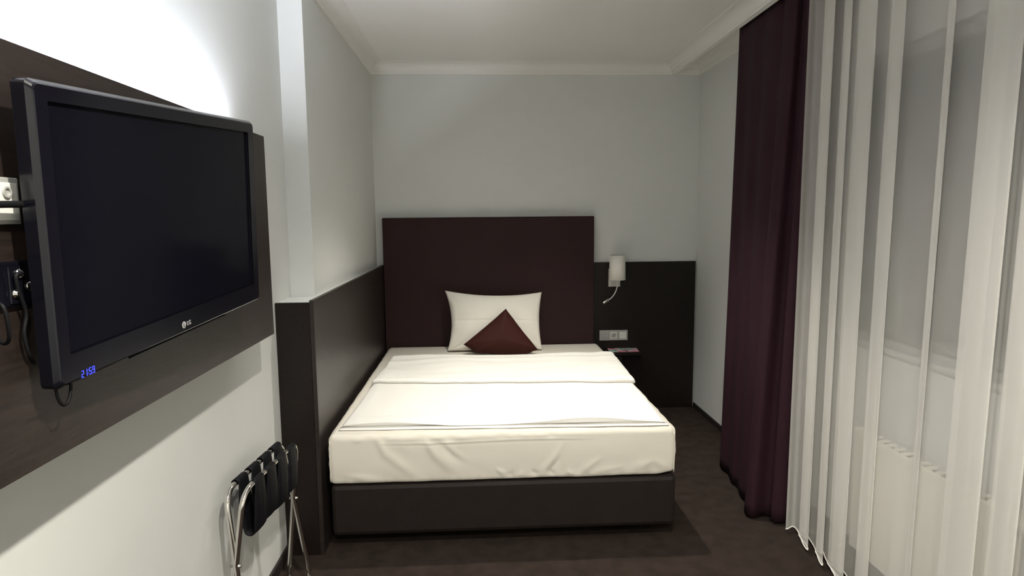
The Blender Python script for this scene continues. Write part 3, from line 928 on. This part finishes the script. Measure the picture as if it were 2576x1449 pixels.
# ================================================================== LUGGAGE RACK
def rack():
    o = thing('luggage_rack', 'folded chrome luggage rack with black straps leaning by the wall', 'luggage rack', (-0.795, 2.26, 0))
    oo = o.location
    N0 = Vector((-0.815, 2.030, 0)); N1 = Vector((-0.776, 2.500, 0))
    d = (N1 - N0).normalized(); n = Vector((d.y, -d.x, 0))
    r = 0.0095
    ZT = 0.640
    flare = 0.045
    for s in (1, -1):
        t = 0.030 * s; b = -0.048 * s
        pts = [N0 + n * b - d * flare + Vector((0, 0, r)), N0 + n * t + Vector((0, 0, ZT)), N1 + n * t + Vector((0, 0, ZT)), N1 + n * b + d * flare + Vector((0, 0, r))]
        fr_o = obj('frame', tube(B(), [p - oo for p in round_path(pts, 0.065, 8, True)], r, 14, closed=True), 'chrome', o, True)
        for e, q in ((N0, -1), (N1, 1)):
            foot = e + n * b + d * flare * q * 0.35 + Vector((0, 0, r))
            obj('foot_cap', tube(B(), [foot - d * 0.016 - oo, foot + d * 0.016 - oo], r * 1.0 + 0.0022 - 0.003, 12), 'plastic' if s == -1 else 'rubber', fr_o, True)
    for e, q in ((N0, -1), (N1, 1)):
        k = e + d * q * 0.018 + Vector((0, 0, 0.395))
        obj('pivot', tube(B(), [k - n * 0.017 - oo, k + n * 0.017 - oo], 0.005, 10), 'steel', o, True)
    L = (N1 - N0).length
    for k in range(4):
        c = 0.105 + k * (L - 0.175) / 3
        w = 0.034
        R = r + 0.002
        hang = [0.165, 0.160, 0.168, 0.160][k]
        sec = []
        # round the back bar, down into a loop, up round the front bar (section: across, height)
        for a in range(0, 9):
            th = math.pi - math.pi * a / 8
            sec.append((-0.030 + R * math.cos(th), ZT + R * math.sin(th)))
        sec.append((-0.016, ZT - hang * 0.55)); sec.append((-0.006, ZT - hang * 0.90))
        for a in range(0, 7):
            th = math.pi + math.pi * a / 6
            sec.append((0.017 + 0.019 * math.cos(th), ZT - hang + 0.016 * math.sin(th)))
        sec.append((0.0405, ZT - hang * 0.5))
        for a in range(0, 7):
            th = -0.1 + (math.pi + 0.1) * a / 6
            sec.append((0.030 + R * math.cos(th), ZT + R * math.sin(th)))
        bm = B()
        rows = []
        for s in (-w, -w * 0.33, w * 0.33, w):
            bulge = 0.004 * (1 - (s / w) ** 2)
            wide = lambda z_: 1 + 0.42 * sstep(ZT - 0.012, ZT - 0.09, z_) if z_ < ZT - 0.012 else 1.0
            rows.append([bm.verts.new(N0 + d * (c + s * wide(z_)) + n * (x_ + (bulge if z_ < ZT - 0.03 else 0)) + Vector((0, 0, z_)) - oo) for x_, z_ in sec])
        grid_faces(bm, rows)
        st_ = obj('strap', bm, 'strap', o, True)
        sd_ = st_.modifiers.new('thick', 'SOLIDIFY'); sd_.thickness = 0.003; sd_.offset = 1
rack()

# ================================================================== CURTAINS
random.seed(11)
def curtain_mesh(name, top, bot, z0, z1, nzv, mtl, parent, org, flare_pow=1.0, hemwave=None):
    """top/bot: plan polylines of equal length; straight blend from top to hem."""
    bm = B()
    rows = []
    for j in range(nzv + 1):
        t = j / nzv
        row = []
        for i, (a, b) in enumerate(zip(top, bot)):
            f = (1 - t) ** flare_pow
            zz = z0(i) if callable(z0) else z0
            p = Vector((a[0] + (b[0] - a[0]) * f, a[1] + (b[1] - a[1]) * f, zz + (z1 - zz) * t))
            row.append(bm.verts.new(p - org))
        rows.append(row)
    grid_faces(bm, rows)
    return obj(name, bm, mtl, parent, True)

def resample(pts, per):
    return [(p.x, p.y) for p in smooth_pts([(a, b, 0) for a, b in pts], per)]

# aubergine drape bunched at the back end of the rail
cu_b = [(1.530, 3.70), (1.470, 3.665), (1.438, 3.625), (1.432, 3.575), (1.440, 3.53), (1.436, 3.48), (1.420, 3.43), (1.412, 3.38), (1.420, 3.34), (1.412, 3.29),
        (1.395, 3.24), (1.388, 3.19), (1.395, 3.15), (1.405, 3.11), (1.380, 3.075), (1.345, 3.045), (1.330, 3.005), (1.352, 2.965), (1.420, 2.985), (1.455, 2.955), (1.425, 2.925), (1.465, 2.900), (1.545, 2.915), (1.60, 2.88)]
cu_t = [(1.580, 3.775), (1.540, 3.755), (1.520, 3.715), (1.518, 3.665), (1.526, 3.61), (1.522, 3.56), (1.516, 3.51), (1.516, 3.46), (1.526, 3.42), (1.522, 3.37),
        (1.516, 3.33), (1.516, 3.29), (1.526, 3.25), (1.540, 3.215), (1.530, 3.18), (1.516, 3.15), (1.514, 3.105), (1.53, 3.06), (1.565, 3.065), (1.575, 3.03), (1.545, 2.995), (1.555, 2.965), (1.590, 2.96), (1.61, 2.92)]
cp = thing('curtain', 'floor-length aubergine drape gathered beside the sheer curtain', 'curtain', (1.50, 3.3, 0.02))
dr = curtain_mesh('drape', resample(cu_t, 6), resample(cu_b, 6), 0.018, 2.625, 40, 'curtain', cp, cp.location, 1.1)
md = dr.modifiers.new('thick', 'SOLIDIFY'); md.thickness = 0.002; md.offset = 0

# sheer curtain
# plan: flat lengths of cloth with S-shaped pleats; each pleat lies between two sight directions (ratio y/x)
PLEATS = [(1.842, 1.785), (1.738, 1.700), (1.672, 1.590), (1.535, 1.480), (1.341, 1.318), (1.230, 1.140), (1.110, 1.045), (1.018, 0.905), (0.890, 0.855), (0.820, 0.775), (0.745, 0.690), (0.650, 0.615), (0.580, 0.520)]
def sheer_path(grow, seedv, xc, fan=0.0):
    """Each pleat folds the cloth forth and back twice, so its strip is five layers deep."""
    rnd = random.Random(seedv)
    x0 = xc - 0.040 * grow
    pts = [(x0, x0 * 1.930), (x0 + 0.012, (x0 + 0.012) * 1.915), (xc, xc * 1.885)]
    for a, b in PLEATS:
        sh = fan * (1.9 - a)
        a, b = a + sh, b + sh
        w = (a - b)
        f = (0.034 + 0.006 * rnd.random()) * grow
        m_ = (a + b) / 2
        p_, q_ = a - w * (0.10 + 0.15 * rnd.random()), b + w * (0.10 + 0.25 * rnd.random())
        for x, q in ((xc + 0.002, a + w * 0.12), (xc - f * 0.80, m_), (xc - f, b + w * 0.10), (xc - f * 0.88, b), (xc - f * 0.66, b + w * 0.10), (xc - f * 0.50, m_),
                     (xc - f * 0.36, a - w * 0.10), (xc - f * 0.20, a), (xc - f * 0.04, a - w * 0.10), (xc + f * 0.04, m_), (xc + f * 0.12, q_ + w * 0.08),
                     (xc + f * 0.24, q_), (xc + f * 0.36, q_ + w * 0.08), (xc + f * 0.50, m_), (xc + f * 0.62, p_ - w * 0.08), (xc + f * 0.80, p_), (xc + f * 0.98, p_ - w * 0.08),
                     (xc + f * 0.9, m_), (xc + f * 0.45, b - w * 0.12)):
            pts.append((x, x * q))
    return [(p.x, p.y) for p in smooth_pts([(x, y, 0) for x, y in pts], 4)]
sp_t = sheer_path(0.95, 3, 1.556)
sp_b = [(x - 0.012, y + 0.010 * nz(y * 5, 5.0)) for x, y in sheer_path(1.15, 3, 1.510, 0.045)]
sc_ = thing('sheer_curtain', 'translucent white sheer curtain hanging in folds before the window', 'sheer curtain', (1.49, 1.9, 0.03))
curtain_mesh('voile', sp_t, sp_b, 0.024, 2.62, 30, 'sheer', sc_, sc_.location, 1.0)
hm = tube(B(), [Vector((x, y, 0.024)) - sc_.location for x, y in sp_b], 0.0030, 6)
obj('hem', hm, 'hem', sc_, True)

# rails in the recess
for rx, lab, c_ in ((1.545, 'white rail carrying the drape and sheer behind the pelmet', 'curtain rail'),):
    rl = bx('curtain_rail', (rx - 0.03, 0.6, 2.626), (rx + 0.03, 3.80, 2.640), 'plastic', None, 0.002)
    tag(rl, lab, c_)

# ================================================================== RADIATOR
rd = thing('radiator', 'flat white panel radiator under the window behind the sheer', 'radiator', (1.63, 2.15, 0.086))
ro = rd.location
RY0, RY1, RZ0, RZ1 = 1.78, 2.556, 0.086, 0.616
bx('front_panel', (1.600, RY0, RZ0), (1.612, RY1, RZ1 - 0.006), 'radiator', rd, 0.004, ro)
bx('rear_panel', (1.655, RY0 + 0.005, RZ0 + 0.01), (1.667, RY1 - 0.005, RZ1 - 0.02), 'radiator', rd, 0.003, ro)
bx('side_cover', (1.603, RY1 - 0.002, RZ0 + 0.03), (1.666, RY1 + 0.003, RZ1), 'radiator', rd, 0.001, ro)
bx('side_cover', (1.603, RY0 - 0.003, RZ0 + 0.03), (1.666, RY0 + 0.002, RZ1), 'radiator', rd, 0.001, ro)
nsl = 16
for k in range(nsl):
    y0 = RY0 + 0.02 + k * (RY1 - RY0 - 0.04) / nsl
    bx('grille_slat', (1.613, y0, RZ1 - 0.012), (1.654, y0 + 0.012, RZ1 - 0.004), 'radiator', rd, 0, ro)
bx('bracket', (1.6675, 2.38, 0.20), (XR - 0.0003, 2.41, 0.50), 'radiator', rd, 0, ro)
bx('bracket', (1.6675, 1.92, 0.20), (XR - 0.0003, 1.95, 0.50), 'radiator', rd, 0, ro)
vh = B()
lathe(vh, [(0.011, 0), (0.013, 0.004), (0.0215, 0.010), (0.0225, 0.030), (0.021, 0.052), (0.015, 0.058)], 24, Matrix.Translation(Vector((1.628, RY0 - 0.004, 0.585)) - ro) @ Matrix.Rotation(math.radians(90), 4, 'X'))
o = obj('thermostat_head', vh, 'plastic', rd, True); o['label'] = 'round white thermostat head'
obj('feed_pipe', tube(B(), [Vector(v) - ro for v in ((1.628, RY0 - 0.012, 0.585), (1.640, RY0 - 0.012, 0.54), (1.645, RY0 - 0.014, 0.30), (1.645, RY0 - 0.014, 0.002))], 0.008, 10), 'radiator', rd, True)

# ================================================================== CEILING DOWNLIGHTS
for i, (lx, ly, w, cone, blend, where) in enumerate(DOWNLIGHTS):
    t = thing('downlight', 'round recessed ceiling spotlight ' + where, 'ceiling light', (lx, ly, ZTOP - 0.012), 'ceiling spotlights')
    obj('trim_ring', lathe(B(), [(0.036, 0.0), (0.045, 0.0), (0.047, 0.006), (0.047, 0.0115), (0.036, 0.0115)], 36, None, False, False), 'plastic', t, True)
    obj('lamp', lathe(B(), [(0.0355, 0.006), (0.0355, 0.0115)], 32), 'lampglow', t)
    L = bpy.data.lights.new('spot', 'SPOT')
    L.energy = w
    L.color = LAMP_COLOR
    L.spot_size = math.radians(cone)
    L.spot_blend = blend
    L.shadow_soft_size = 0.03
    lo = bpy.data.objects.new('spot_beam', L)
    C.objects.link(lo)
    lo.parent = t
    lo.location = (0, 0, -0.035)
